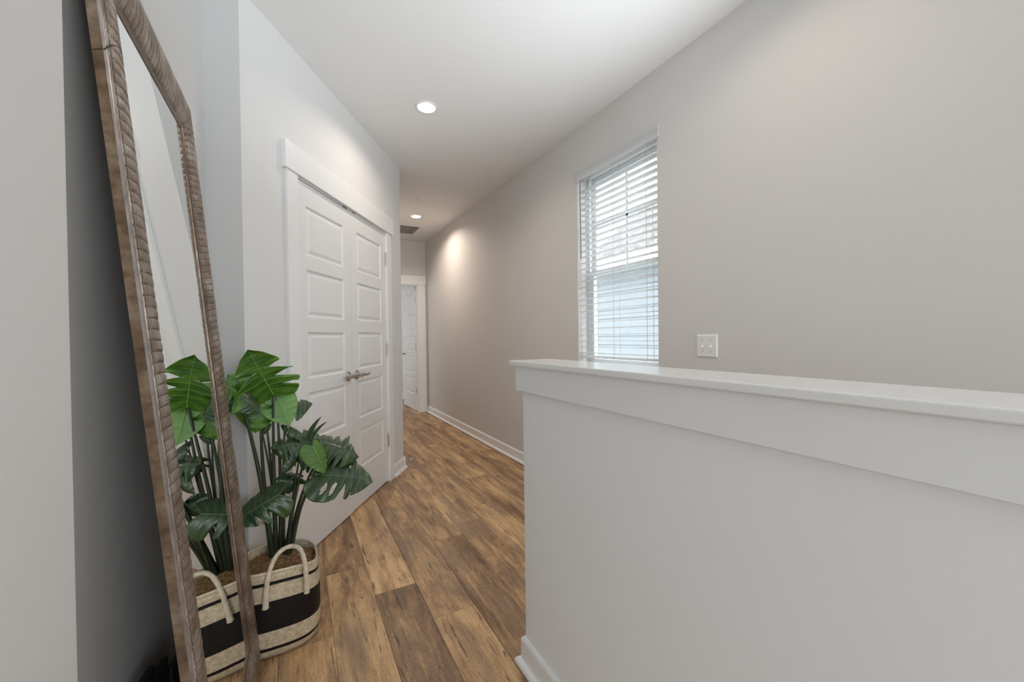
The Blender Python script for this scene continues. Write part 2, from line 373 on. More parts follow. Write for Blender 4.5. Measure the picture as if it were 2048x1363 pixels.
# ---- floor with planks
fl = MB().box(-3.0, XR+.2, -4.2, 9.6, -.12, -.006)
floor = fl.build('floor', M_oak, kind='structure'); floor.color = (.7, 0, 0, 1)
rnd = random.Random(5)
PW, PL = .19, 1.22
row0 = {-1: .93, 0: 1.753, 1: 2.22, 2: 1.941, 3: 1.652, 4: 2.283, 5: 1.20, 6: 2.62, 7: 1.95, 8: 2.81, 9: 1.42, -2: 2.31, -3: 1.61}
tones = {(1, 0): .87, (1, 1): .60, (2, 0): .55, (2, 1): .86, (3, 0): .86, (3, 1): .64, (4, 0): .57, (4, 1): .66, (0, 0): .85, (0, 1): .67,
         (5, 1): .62, (5, 0): .60, (5, 2): .70, (6, 0): .74, (6, 1): .76, (7, 1): .66, (7, 0): .78, (8, 0): .60, (8, 1): .68, (9, 1): .62}
for r in range(-3, 10):
    x0 = .115+(r-1)*PW; x1 = x0+PW
    for k in range(-2, 7):
        y0 = row0[r]+(k-1)*PL; y1 = y0+PL
        if y1 > 9.5 or y0 < -1.6: continue
        cx, cy = (x0+x1)/2, (y0+y1)/2; hw, hl = PW/2-.0004, PL/2-.0004; b = .0012
        mb = MB().add([(-hw, -hl, -.006), (hw, -hl, -.006), (hw, hl, -.006), (-hw, hl, -.006), (-hw, -hl, -b), (hw, -hl, -b), (hw, hl, -b), (-hw, hl, -b),
                       (-hw+b, -hl+b, 0), (hw-b, -hl+b, 0), (hw-b, hl-b, 0), (-hw+b, hl-b, 0)],
                      [(0, 1, 5, 4), (1, 2, 6, 5), (2, 3, 7, 6), (3, 0, 4, 7), (4, 5, 9, 8), (5, 6, 10, 9), (6, 7, 11, 10), (7, 4, 8, 11), (8, 9, 10, 11)])
        o = mb.build('plank', M_oak, floor, fix=False); o.location = (cx, cy, 0)
        t = tones.get((r, k), .58+.2*rnd.random()); o.color = (t, 0, 0, 1)

# ---- ceiling with round holes for the downlights
def ceiling():
    mb = MB(); hw = .15
    xs = sorted({-3.0, XR+.2}|{x+d for x, y, e in LIGHTS for d in (-hw, hw)}); ys = sorted({-4.2, 9.6}|{y+d for x, y, e in LIGHTS for d in (-hw, hw)})
    for i in range(len(xs)-1):
        for j in range(len(ys)-1):
            mx, my = (xs[i]+xs[i+1])/2, (ys[j]+ys[j+1])/2
            hit = None
            for x, y, e in LIGHTS:
                if abs(mx-x) < hw and abs(my-y) < hw: hit = True
            if not hit: mb.add([(xs[i], ys[j], H), (xs[i], ys[j+1], H), (xs[i+1], ys[j+1], H), (xs[i+1], ys[j], H)], [(0, 1, 2, 3)])
    for x, y, e in LIGHTS:
        n = 32; vs_ = []
        for k in range(n):
            a = 2*pi*(k+.5)/n; c, s = cos(a), sin(a); q = hw/max(abs(c), abs(s))
            vs_ += [(x+c*.066, y+s*.066, H), (x+c*q, y+s*q, H)]
        mb.add(vs_, [(2*k, 2*k+1, (2*k+3) % (2*n), (2*k+2) % (2*n)) for k in range(n)])
        for sx, sy in ((1, 1), (1, -1), (-1, 1), (-1, -1)):
            cand = [v for v in vs_[1::2] if (v[0]-x)*sx > 0 and (v[1]-y)*sy > 0]
            cand.sort(key=lambda v: -min(abs(v[0]-x), abs(v[1]-y))); mb.add([(x+hw*sx, y+hw*sy, H), cand[0], cand[1]], [(0, 1, 2)])
        mb.lathe([(.066, 0), (.066, .11)], (x, y, H), n=32, caps=False)
    mb.add([(-3, -4.2, H+.12), (XR+.2, -4.2, H+.12), (XR+.2, 9.6, H+.12), (-3, 9.6, H+.12)], [(0, 1, 2, 3)])
    return mb.build('ceiling', M_ceil, fix=False, kind='structure')
ceiling()

# ---- walls
WY0, WY1, WZ0, WZ1 = 1.668, 2.425, .975, 2.402       # window opening
mb = MB()
mb.box(XR, XR+.17, -4.2, WY0, 0, H).box(XR, XR+.17, WY1, 9.6, 0, H).box(XR, XR+.17, WY0, WY1, 0, WZ0).box(XR, XR+.17, WY0, WY1, WZ1, H)
mb.build('wall_right', M_wall, kind='structure')
XL = -.345
pts_l = [cw2(.05, 0), cw2(.42, 0), cw2(.42, -.115), cw2(.2, -.5), (-.6, 2.5), (-.6, 2.222), (XL, 2.222)]
mb = MB().prism(pts_l, 0, H)
mb.prism([cw2(1.625, 0), cw2(1.97, 0), cw2(1.97, -.05), cw2(1.8, -.115), cw2(1.625, -.115)], 0, H)
mb.prism([cw2(.42, 0), cw2(1.625, 0), cw2(1.625, -.115), cw2(.42, -.115)], 2.072, H)
mb.build('wall_closet', M_wallw, kind='structure')
CX, CY = cw2(1.97, 0)
MB().box(CX-.12, CX, CY, 6.41, 0, H).build('wall_hall', M_wall, kind='structure')
MB().box(-.6, XL, .80, 2.30, 0, H).build('wall_left', M_wallw, kind='structure')
# nearer stretch of the left wall stands a little proud, with a rounded outside corner
NX, NY, r_ = -.289, .835, .02
arc = [(NX-r_+r_*cos(a), NY-r_+r_*sin(a)) for a in [pi/2*i/8 for i in range(9)]]
nw = MB().prism([(NX, .30)]+arc+[(-.6, NY), (-.6, .30)], 0, H).build('wall_near', M_wallw, kind='structure'); autosmooth(nw)
MB().box(-3.1, -3.0, -4.2, .42, 0, H).box(-3.1, -.59, .30, .42, 0, H).build('wall_side', M_wallw, kind='structure')
MB().box(-3.1, XR+.2, -4.3, -4.2, 0, H).build('wall_back', M_wallw, kind='structure')
# end wall of the hall with the door opening
FX0, FX1, FZ = .955, 1.737, 2.045
MB().box(.5, FX0, 6.41, 6.525, 0, H).box(FX1, XR, 6.41, 6.525, 0, H).box(FX0, FX1, 6.41, 6.525, FZ, H).build('wall_far', M_wall, kind='structure')
MB().box(-1.2, XR+.1, 9.5, 9.6, 0, H).box(-1.3, -1.2, 6.4, 9.6, 0, H).box(-1.2, .55, 6.41, 6.525, 0, H).build('wall_bedroom', M_wallw, kind='structure')
# closet interior behind the double doors
MB().prism([cw2(.2, -.6), cw2(1.75, -.6), cw2(1.75, -.7), cw2(.2, -.7)], 0, H).build('wall_closet_back', M_wallw, kind='structure')

# ---- baseboards
BBP = [(0, 0), (.014, 0), (.014, .086), (.011, .094), (.006, .099), (0, .099)]
def quarter(r=.019, h=.021, d0=.014): return [(d0, 0)]+[(d0+r*cos(a), h*sin(a)) for a in [pi/2*i/5 for i in range(6)]]
def baseboard(name, segs, mat=M_trim):
    a, b = MB(), MB()
    for p0, p1, out in segs: a.extrude(BBP, p0, p1, out); b.extrude(quarter(), p0, p1, out)
    o = a.build(name, mat, kind='structure'); b.build('shoe_molding', mat, o); return o
baseboard('baseboard_right', [((XR, -4.0, 0), (XR, 6.41, 0), (-1, 0, 0))])
nnv = cw(0, 1)-cw(0, 0); ddv = cw(1, 0)-cw(0, 0)
baseboard('baseboard_closet', [(cw(1.71, 0), cw(1.985, 0), nnv), ((CX, CY-.014, 0), (CX, 6.41, 0), (1, 0, 0)), (cw(.036, 0), cw(.335, 0), nnv)])
baseboard('baseboard_left', [((XL, .84, 0), (XL, 2.21, 0), (1, 0, 0)), ((XL, 2.224, 0), (*cw2(.05, 0), 0), (-ddv.x, -ddv.y, 0))])
baseboard('baseboard_bedroom', [((XR, 6.53, 0), (XR, 9.5, 0), (-1, 0, 0)), ((-1.2, 9.5, 0), (XR, 9.5, 0), (0, -1, 0))])
baseboard('baseboard_near', [((NX, .29, 0), (NX, .45, 0), (1, 0, 0))])

# ---- half wall with cap and apron
HX0, HX1, HY = .722, .836, 1.262
hw_ = MB().box(HX0, HX1, -4.1, HY, 0, 1.086).build('wall_half', M_half, kind='structure')
MB().box(HX0-.033, HX1+.033, -4.1, HY+.045, 1.086, 1.1035).build('cap', M_cap, hw_, bevel=.003)
MB().box(HX0-.019, HX0, -4.1, HY+.019, .997, 1.086).box(HX1, HX1+.019, -4.1, HY+.019, .997, 1.086).box(HX0-.001, HX1+.001, HY, HY+.019, .997, 1.086).build('apron', M_trim, hw_)
a, b = MB(), MB()
def ring(prof, mb, off):
    # baseboard that turns the end of the half wall, mitred
    n = len(prof); vs_ = []
    for d, h in prof: vs_.append((HX0-d, -4.1, h))
    for d, h in prof: vs_.append((HX0-d, HY+d, h))
    for d, h in prof: vs_.append((HX1+d, HY+d, h))
    for d, h in prof: vs_.append((HX1+d, -4.1, h))
    fs = [(j*n+i, j*n+(i+1) % n, (j+1)*n+(i+1) % n, (j+1)*n+i) for j in range(3) for i in range(n)]
    mb.add(vs_, fs)
ring(BBP, a, 0); ring(quarter(), b, 0)
o = a.build('baseboard_half', M_trim, kind='structure'); b.build('shoe_molding', M_trim, o)

# ---- five-panel door leaf
PZ = [(.262, .532), (.612, .882), (.962, 1.224), (1.308, 1.574), (1.654, 1.928)]
def door_leaf(name, w, h, thick, mirror_side=False, both=False, stile=.092):
    """local x along the width, front face at y=0 looking to -y"""
    mb = MB(); xs = [0, stile, w-stile, w]; zs = [0]+[z for a in PZ for z in a]+[h]
    ins, dep = .009, .008
    def face(y, sg):
        for i in range(3):
            for j in range(len(zs)-1):
                x0, x1, z0, z1 = xs[i], xs[i+1], zs[j], zs[j+1]
                if i == 1 and j % 2 == 1:
                    A = [(x0, y, z0), (x1, y, z0), (x1, y, z1), (x0, y, z1)]
                    Bq = [(x0+ins, y+dep*sg, z0+ins), (x1-ins, y+dep*sg, z0+ins), (x1-ins, y+dep*sg, z1-ins), (x0+ins, y+dep*sg, z1-ins)]
                    mb.add(A+Bq, [(0, 1, 5, 4), (1, 2, 6, 5), (2, 3, 7, 6), (3, 0, 4, 7), (4, 5, 6, 7)])
                else: mb.add([(x0, y, z0), (x1, y, z0), (x1, y, z1), (x0, y, z1)], [(0, 1, 2, 3)])
    face(0, 1)
    if both: face(thick, -1)
    else: mb.add([(0, thick, 0), (w, thick, 0), (w, thick, h), (0, thick, h)], [(0, 1, 2, 3)])
    mb.add([(0, 0, 0), (w, 0, 0), (w, 0, h), (0, 0, h), (0, thick, 0), (w, thick, 0), (w, thick, h), (0, thick, h)], [(0, 1, 5, 4), (1, 2, 6, 5), (2, 3, 7, 6), (3, 0, 4, 7)])
    d = mb.build(name, M_door, fix=True, kind='structure')
    for z0, z1 in PZ:
        for y, sg in ([(0, 1), (thick, -1)] if both else [(0, 1)]):
            e0, e1 = .016, .034
            A = [(stile+e0, y+dep*sg, z0+e0), (w-stile-e0, y+dep*sg, z0+e0), (w-stile-e0, y+dep*sg, z1-e0), (stile+e0, y+dep*sg, z1-e0)]
            Bq = [(stile+e1, y+.0025*sg, z0+e1), (w-stile-e1, y+.0025*sg, z0+e1), (w-stile-e1, y+.0025*sg, z1-e1), (stile+e1, y+.0025*sg, z1-e1)]
            MB().add(A+Bq, [(0, 1, 5, 4), (1, 2, 6, 5), (2, 3, 7, 6), (3, 0, 4, 7), (4, 5, 6, 7)]).build('panel', M_door, d)
    return d
def lever(parent, x, z, direc, y=0, sg=-1):
    """lever handle; direc = +1/-1 along local x; sticks out to sg*y"""
    mb = MB()
    mb.lathe([(.033, 0), (.033, .006), (.030, .010), (.020, .014), (.013, .018), (.012, .030), (.0145, .034), (.0145, .050), (.010, .054)], (x, y, z), (0, sg, 0), 24)
    yo = y+sg*.044
    pts = [(x-.006*direc, yo, z), (x+.03*direc, yo, z+.001), (x+.055*direc, yo, z-.001), (x+.075*direc, yo, z-.005), (x+.095*direc, yo+sg*.002, z-.002), (x+.112*direc, yo+sg*.002, z+.004), (x+.120*direc, yo+sg*.002, z+.005)]
    mb.tube(pts, [.011, .0105, .0105, .009, .0085, .0075, .0045], 12)
    return autosmooth(mb.build('lever_handle', M_nickel, parent))
def hinge(parent, x, y, z, h=.1, leaf=0):
    mb = MB()
    n = 5
    for i in range(n): mb.lathe([(.0068, 0), (.0068, h/n-.0012)], (x, y, z+i*h/n), (0, 0, 1), 12)
    mb.lathe([(.0045, 0), (.0045, .006)], (x, y, z+h), (0, 0, 1), 10)
    if leaf: mb.box(min(x, x+leaf), max(x, x+leaf), y+.003, y+.0075, z+.001, z+h-.001)
    return autosmooth(mb.build('hinge', M_steel, parent))
LW = .593
d1 = door_leaf('door_1', LW, 2.052, .035); d1.matrix_world = CW @ Matrix.Translation((.4285, 0, .008))
d2 = door_leaf('door_2', LW, 2.050, .035); d2.matrix_world = CW @ Matrix.Translation((1.0235, 0, .014))
lever(d1, LW-.057, .932, -1); lever(d2, .057, .926, 1)
for z in (.28, 1.035, 1.785):
    hinge(d1, .003, -.004, z); hinge(d2, LW-.003, -.006, z, leaf=.014)
for d, x in ((d1, LW-.09), (d2, .03)):
    MB().box(x, x+.05, -.001, .02, 2.051, 2.063).build('ball_catch', M_grey, d)
# casing of the double door, jambs, header
cs = MB().box(.338, .4275, -.018, 0, 0, 2.071).box(1.618, 1.706, -.018, 0, 0, 2.071)
o = cs.build('trim_1', M_trim, kind='structure', bevel=.0015); o.matrix_world = CW
o2 = MB().box(.318, 1.745, -.026, 0, 2.071, 2.212).build('header', M_trim, o, bevel=.002)
MB().box(.42, .428, 0, .115, 0, 2.072).box(1.617, 1.625, 0, .115, 0, 2.072).box(.42, 1.625, 0, .115, 2.0655, 2.074).box(.428, 1.617, .037, .05, 2.03, 2.066).build('jamb', M_trim, o)

# far door at the end of the hall
d3 = door_leaf('door_3', .762, 2.03, .035, both=True)
d3.matrix_world = Matrix.Translation((1.697, 7.285, .010)) @ Matrix.Rotation(R(-90+1.5), 4, 'Z')
lever(d3, .065, .92, 1); lever(d3, .065, .92, 1, .035, 1)
for z in (.28, 1.0, 1.76):
    mb = MB(); mb.lathe([(.007, 0), (.007, .09)], (.766, .017, z), (0, 0, 1), 10); mb.box(.762, .7635, .004, .032, z, z+.09)
    mb.build('hinge', M_steel, d3)
o = MB().box(1.752, 1.858, 6.392, 6.41, 0, 2.048).build('trim_2', M_trim, kind='structure')
MB().box(.86, 1.868, 6.384, 6.41, 2.048, 2.188).build('header', M_trim, o)
MB().box(.86, .94, 6.392, 6.41, 0, 2.048).build('left_casing', M_trim, o)
MB().box(FX1-.002, FX1+.02, 6.40, 6.53, 0, FZ).box(FX0-.02, FX0, 6.40, 6.53, 0, FZ).box(FX0, FX1, 6.40, 6.53, FZ-.016, FZ+.003).build('jamb', M_trim, o)

# ---- window
w = MB()
fx0, fx1 = XR+.095, XR+.155
def sash(mb, y0, y1, z0, z1, x0, x1, t):
    mb.box(x0, x1, y0, y0+t, z0, z1).box(x0, x1, y1-t, y1, z0, z1).box(x0, x1, y0+t, y1-t, z0, z0+t).box(x0, x1, y0+t, y1-t, z1-t, z1)
sash(w, WY0, WY1, WZ0, WZ1, fx0, fx1, .028)
win = w.build('window_1', M_vinyl, kind='structure')
s = MB(); sash(s, WY0+.03, WY1-.03, WZ0+.012, 1.675, fx0+.002, fx0+.026, .034); lo = s.build('lower_sash', M_vinyl, win, bevel=.002)
s = MB(); sash(s, WY0+.03, WY1-.03, 1.640, WZ1-.03, fx0+.030, fx0+.054, .036); uo = s.build('upper_sash', M_vinyl, win, bevel=.002)
MB().box(fx0+.012, fx0+.015, WY0+.062, WY1-.062, WZ0+.044, 1.643).build('pane', M_glass, lo)
MB().box(fx0+.041, fx0+.044, WY0+.064, WY1-.064, 1.674, WZ1-.064).build('pane', M_glass, uo)
ym = (WY0+WY1)/2
MB().box(fx0+.036, fx0+.040, ym-.009, ym+.009, 1.674, WZ1-.064).build('muntin', M_vinyl, uo)
MB().box(fx0+.036, fx0+.0395, WY0+.064, WY1-.064, 2.01, 2.028).build('muntin', M_vinyl, uo)
MB().box(XR-.004, fx0, WY0+.001, WY1-.001, WZ0, WZ0+.008).build('sill', M_trim, win)
MB().box(fx0-.012, fx0+.003, ym-.03, ym+.03, 1.655, 1.672).build('sash_lock', M_vinyl, win)

# ================================================================== THINGS
# ---- blind
bl = empty('window_blind', (XR+.03, ym, 1.022), label='white faux wood slat blind hanging lowered with open slats in the window', cat='blind')
BY0, BY1 = WY0+.012-ym, WY1-.012-ym
zt = WZ1-1.022
MB().box(-.022, .028, BY0, BY1, zt-.05, zt-.004).build('headrail', M_slat, bl)
v = MB().box(-.040, -.031, BY0-.030, BY1+.028, zt-.064, zt+.008).box(-.031, -.022, BY1+.020, BY1+.028, zt-.06, zt+.008).box(-.031, -.024, BY0-.030, BY0-.022, zt-.06, zt+.008)
v.build('valance', M_slat, bl, bevel=.002)
slat_m = None
pitch_s = .0442; nsl = 28
for i in range(nsl):
    z = .045+i*pitch_s
    if z > zt-.07: break
    if slat_m is None:
        mb = MB(); prof = [(-.025, -.0012), (-.0125, .0006), (0, .0012), (.0125, .0006), (.025, -.0012), (.025, .0012), (.0125, .003), (0, .0036), (-.0125, .003), (-.025, .0012)]
        mb.extrude(prof, (0, BY0, 0), (0, BY1, 0), (1, 0, 0)); slat_m = mb.mesh('slat', M_slat)
    o = bpy.data.objects.new('slat', slat_m); link(o, bl); o.location = (0, 0, z); o.rotation_euler = (0, 0, 0)
MB().box(-.026, .026, BY0, BY1, .010, .024).build('bottom_rail', M_slat, bl, bevel=.003)
for y in (2.33, 2.045, 1.755):
    y -= ym
    MB().box(-.0285, -.0270, y-.0012, y+.0012, .015, zt-.05).box(.0270, .0285, y-.0012, y+.0012, .015, zt-.05).build('ladder_cord', M_cord, bl)
MB().tube([(-.034, BY1-.030, zt-.07), (-.034, BY1-.031, zt-.3), (-.034, BY1-.033, zt-.64)], .0035, 8).build('tilt_wand', M_grey, bl)

# ---- downlights
def downlight(x, y, label):
    e = empty('recessed_light', (x, y, H), label=label, cat='ceiling light')
    t = MB(); t.lathe([(.0745, -.0005), (.0735, -.0055), (.064, -.007), (.057, -.004), (.048, .004), (.038, .019)], n=40, caps=False)
    autosmooth(t.build('trim_ring', M_white, e, fix=False), 50)
    MB().lathe([(.001, .0175), (.0385, .0175), (.0385, .0205), (.001, .0205)], n=32).build('lamp_lens', M_lamp, e)
downlight(*LIGHTS[0][:2], 'round white recessed downlight glowing in the ceiling beside the closet wall, the larger in view')
downlight(*LIGHTS[1][:2], 'small glowing recessed downlight far down the hall just before the return air grille')
downlight(*LIGHTS[2][:2], 'assumed white recessed downlight out of view above the stairwell, its glow falling on the right wall beside the switch')

# ---- return air grille, access panel
e = empty('ceiling_vent', (1.34, 5.765, H), label='white louvred return air grille in the far hall ceiling', cat='vent')
g = MB(); x0, x1, y0, y1 = -.25, .25, -.255, .255
for a_ in ((x0, x1, y0, y0+.035), (x0, x1, y1-.035, y1), (x0, x0+.035, y0+.035, y1-.035), (x1-.035, x1, y0+.035, y1-.035)): g.box(*a_, -.009, -.0005)
g.build('grille_frame', M_white, e, bevel=.002)
MB().box(x0+.03, x1-.03, y0+.03, y1-.03, -.0018, -.0008).build('dark_backing', M_dark, e)
lv = MB()
for i in range(21):
    x = x0+.045+i*.0205
    lv.add([(x, y0+.035, -.0085), (x+.006, y0+.035, -.0085), (x+.0135, y0+.035, -.002), (x+.009, y0+.035, -.002), (x, y1-.035, -.0085), (x+.006, y1-.035, -.0085), (x+.0135, y1-.035, -.002), (x+.009, y1-.035, -.002)],
           [(0, 1, 2, 3), (7, 6, 5, 4), (0, 4, 5, 1), (1, 5, 6, 2), (2, 6, 7, 3), (3, 7, 4, 0)])
lv.build('louvers', M_white, e, kind='stuff')
e = empty('ceiling_panel', (1.38, 4.43, H), label='flat white cover plate on the hall ceiling between the two downlights', cat='panel')
MB().box(-.15, .15, -.095, .095, -.007, -.0005).build('cover_plate', M_ceil, e, bevel=.002)
MB().box(-.158, .158, -.103, .103, -.003, -.0004).build('rim', M_white, e)

# ---- light switch
e = empty('light_switch', (XR, 1.351, 1.131), label='white two-gang toggle light switch plate on the wall right of the window', cat='switch')
mb = MB(); hw2, hh2 = .0585, .0585
A = [(0, -hw2, -hh2), (0, hw2, -hh2), (0, hw2, hh2), (0, -hw2, hh2)]
B_ = [(-.003, -hw2, -hh2), (-.003, hw2, -hh2), (-.003, hw2, hh2), (-.003, -hw2, hh2)]
C_ = [(-.0062, -hw2+.005, -hh2+.005), (-.0062, hw2-.005, -hh2+.005), (-.0062, hw2-.005, hh2-.005), (-.0062, -hw2+.005, hh2-.005)]
mb.add(A+B_+C_, [(i, (i+1) % 4, 4+(i+1) % 4, 4+i) for i in range(4)]+[(4+i, 4+(i+1) % 4, 8+(i+1) % 4, 8+i) for i in range(4)]+[(8, 9, 10, 11)])
mb.build('switch_plate', M_white, e)
for y in (.023, -.023):
    MB().box(-.0072, -.006, y-.0052, y+.0052, -.012, .012).build('toggle_collar', M_white, e)
    MB().add([(-.006, y-.004, -.007), (-.006, y+.004, -.007), (-.006, y+.004, .005), (-.006, y-.004, .005),
              (-.019, y-.0033, -.012), (-.019, y+.0033, -.012), (-.020, y+.0033, -.006), (-.020, y-.0033, -.006)],
             [(0, 1, 2, 3), (4, 5, 6, 7), (0, 1, 5, 4), (1, 2, 6, 5), (2, 3, 7, 6), (3, 0, 4, 7)]).build('toggle', M_white, e)
    for z in (.030, -.030): MB().lathe([(.0034, 0), (.0030, .0012), (.0005, .0016)], (-.0060, y, z), (-1, 0, 0), 12).build('screw', M_steel, e)

# ---- door stop on the corner baseboard
p = cw(1.975, .0)
e = empty('door_stop', (CX+.013, CY+.02, .062), label='short spring door stop sticking out of the baseboard at the closet wall corner', cat='door stop')
hx = MB(); pts = []
for i in range(90):
    t = i/89; a_ = t*2*pi*9; pts.append((.002+t*.055, .005*cos(a_), .005*sin(a_)))
hx.tube(pts, .0012, 5); hx.build('spring', M_steel, e)
MB().lathe([(.0065, .055), (.0065, .068), (.004, .072)], (0, 0, 0), (1, 0, 0), 12).build('tip', M_white, e)
MB().lathe([(.009, 0), (.009, .003), (.006, .005)], (0, 0, 0), (1, 0, 0), 12).build('base', M_steel, e)

# ---- leaning mirror
mir = empty('floor_mirror', label='tall floor mirror in a carved bronze-brown wooden frame leaning against the left wall', cat='mirror')
MWID, MLEN = .812, 2.008
ax = Vector((-.175, 0, 1.968)).normalized(); mn = Vector((1.968, 0, .175)).normalized()
org = Vector((-.137, .957, .0035))
mir.matrix_world = Matrix(((0, ax.x, mn.x, org.x), (1, ax.y, mn.y, org.y), (0, ax.z, mn.z, org.z), (0, 0, 0, 1)))
RW = .132
def prof_h(q):
    """height of the carved face over the width of the rail (0 outer, RW inner)"""
    if q < .004: return 0, 0
    if q < .016: return .002, 0
    if q > .118: return -.009+.0035*max(0, 1-abs(q-.124)/.004), 0
    t = (q-.016)/.102
    return .002+.0095*sin(pi*min(1, t*1.02))**.7-.009*t, 1
def carved_rail(length, pitch):
    qs = [0, .002, .004, .010, .0155, .0165, .018, .0195, .0215, .024]+[.0275+.0795*i/12 for i in range(13)]+[.1100, .1125, .1145, .1165, .1182, .1195, .123, .126, .129, RW]
    seg = max(2, int(length/pitch*10)); vs_ = []; n = len(qs); gr = []
    for k in range(seg+1):
        t = k/seg
        for q in qs:
            v = q+t*(length-2*q); h, amp = prof_h(q); g = 0
            if .0165 <= q <= .1182:
                tt = (q-.0165)/.1017
                ph = (v+.022*(tt-.30)**2)/pitch
                fr = abs((ph % 1)-.5)*2                  # 1 on the groove between two cushions
                edge = min(tt, 1-tt)/.075                # the cushion rounds off to a border at both ends
                rnd_ = 1-max(0, 1-edge)**2*.9 if edge < 1 else 1
                rib = max(0, 1-fr**4)**.5*(rnd_ if edge < 1 else 1)
                h += .0046*rib-.0032
                g = max(0, (fr-.80)/.20)**1.2*.85
                if .25 < edge < .75: g = max(g, .5)
                if edge <= .25: h += .0026; g = 0
                h += .0006*mnoise.noise(Vector((v*30, q*40, length)))
            vs_.append((q, v, h)); gr.append(g)
    mb = MB()
    fs = [(k*n+i, k*n+i+1, (k+1)*n+i+1, (k+1)*n+i) for k in range(seg) for i in range(n-1)]
    mats_i = []
    for k in range(seg):
        for i in range(n-1):
            qm = (qs[i]+qs[i+1])/2
            mats_i.append(1 if qm < .016 else 2 if qm > .1185 else 0)
    mb.v = vs_; mb.f = fs; mb.m = mats_i; mb.uv = [(v[0], v[1]) for v in vs_]
    # side and back of the rail, slightly worn
    b = len(mb.v); D = -.0155
    m2 = 60
    for k in range(m2+1):
        t = k/m2; v = t*length
        wob = .0012*mnoise.noise(Vector((v*9, 3, length*5)))
        mb.v += [(0, v, 0), (.0010+wob*.6, v, -.008), (.0015+wob, v, D), (RW, RW+t*(length-2*RW), D), (RW, RW+t*(length-2*RW), -.009)]
        mb.uv += [(0, 0)]*5; gr += [0]*5
    for k in range(m2):
        for i in range(4):
            mb.f.append((b+k*5+i, b+(k+1)*5+i, b+(k+1)*5+i+1, b+k*5+i+1)); mb.m.append(3)
    mb.gr = gr
    return mb
MATS = [M_carve, M_bead, M_lip, M_side]
Mx = Matrix
def basis(xa, ya, o): 
    xa, ya = Vector(xa), Vector(ya); za = Vector((0, 0, 1))
    return Mx(((xa.x, ya.x, 0, o[0]), (xa.y, ya.y, 0, o[1]), (0, 0, 1, 0), (0, 0, 0, 1)))
def rail_mesh(length, xa, ya, o, flip):
    mb = carved_rail(length, .0213); Mm = basis(xa, ya, o)
    mb.v = [tuple(Mm @ Vector(v)) for v in mb.v]
    if flip: mb.f = [f[::-1] for f in mb.f]
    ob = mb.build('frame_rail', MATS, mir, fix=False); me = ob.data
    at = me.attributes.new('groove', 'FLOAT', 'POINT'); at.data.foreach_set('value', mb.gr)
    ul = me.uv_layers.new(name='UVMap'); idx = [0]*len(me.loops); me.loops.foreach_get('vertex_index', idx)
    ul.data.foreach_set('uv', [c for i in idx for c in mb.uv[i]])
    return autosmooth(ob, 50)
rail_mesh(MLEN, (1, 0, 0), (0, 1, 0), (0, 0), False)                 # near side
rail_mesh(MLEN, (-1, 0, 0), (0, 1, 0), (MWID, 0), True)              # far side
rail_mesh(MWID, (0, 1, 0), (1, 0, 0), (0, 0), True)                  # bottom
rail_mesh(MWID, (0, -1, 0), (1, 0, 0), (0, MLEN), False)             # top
MB().box(RW-.006, MWID-RW+.006, RW-.006, MLEN-RW+.006, -.0132, -.0112).build('mirror_glass', M_mirror, mir, label='silvered mirror glass')
MB().box(.012, MWID-.012, .012, MLEN-.012, -.0158, -.0136).build('back_board', M_side, mir)
# mitre crack near the top of the near rail
ck = []
for i in range(14):
    t = i/13; ck.append((.002+.100*t, 1.705+.115*t-.085*t*t, prof_h(.002+.100*t)[0]+.0012))
MB().tube([(-.0006, 1.700, -.014), (-.0005, 1.703, -.004)]+ck, [.0006, .0008]+[.0010*(1-.6*i/13) for i in range(14)], 5).build('crack', M_dark, mir)

# ---- dark boards behind the mirror
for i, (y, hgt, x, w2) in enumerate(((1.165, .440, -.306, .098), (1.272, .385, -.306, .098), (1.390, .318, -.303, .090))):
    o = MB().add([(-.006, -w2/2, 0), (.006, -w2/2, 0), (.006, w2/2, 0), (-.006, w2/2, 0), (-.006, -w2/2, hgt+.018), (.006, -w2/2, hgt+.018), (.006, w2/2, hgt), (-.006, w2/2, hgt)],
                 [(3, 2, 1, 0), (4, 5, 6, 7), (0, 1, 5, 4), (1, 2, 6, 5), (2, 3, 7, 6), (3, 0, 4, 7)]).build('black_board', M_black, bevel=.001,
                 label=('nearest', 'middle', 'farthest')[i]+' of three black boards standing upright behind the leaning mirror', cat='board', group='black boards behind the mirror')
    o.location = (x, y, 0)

# ---- basket
bk = empty('plant_basket', (-.075, 1.895, 0), label='oval woven seagrass basket with black bands and rope handles holding the plant', cat='basket')
def sup(th, rx, ry, p=2.9):
    c, s = cos(th), sin(th)
    return (rx*math.copysign(abs(c)**(2/p), c), ry*math.copysign(abs(s)**(2/p), s))
def rim_z(th):
    # rim dips at the right, rises at the front
    return .298+.020*max(0, -sin(th))**1.5-.012*max(0, cos(th))**2
def basket_pt(th, z, inset=0):
    t = z/.3; k = 1+.0*t
    rx, ry = .147-inset+.006*sin(pi*min(1, t))-.006*t, .158-inset+.006*sin(pi*min(1, t))-.012*t
    x, y = sup(th, rx, ry); return x, y
nseg = 96; rings = 16
me = bpy.data.meshes.new('body'); bmx = bmesh.new(); uvl = bmx.loops.layers.uv.new('UVMap')
grid = []; per = [0]
for k in range(nseg):
    p0 = Vector(basket_pt(2*pi*k/nseg, .15)); p1 = Vector(basket_pt(2*pi*(k+1)/nseg, .15)); per.append(per[-1]+(p1-p0).length)
for inset in (0, .006):
    rows = []
    for j in range(rings+1):
        row = []
        for k in range(nseg):
            th = 2*pi*k/nseg; z = rim_z(th)*j/rings
            if j == 0: z = .002
            q = .012*(1-min(1, j/2))**2
            x, y = basket_pt(th, z, inset+q); row.append(bmx.verts.new((x, y, z)))
        rows.append(row)
    grid.append(rows)
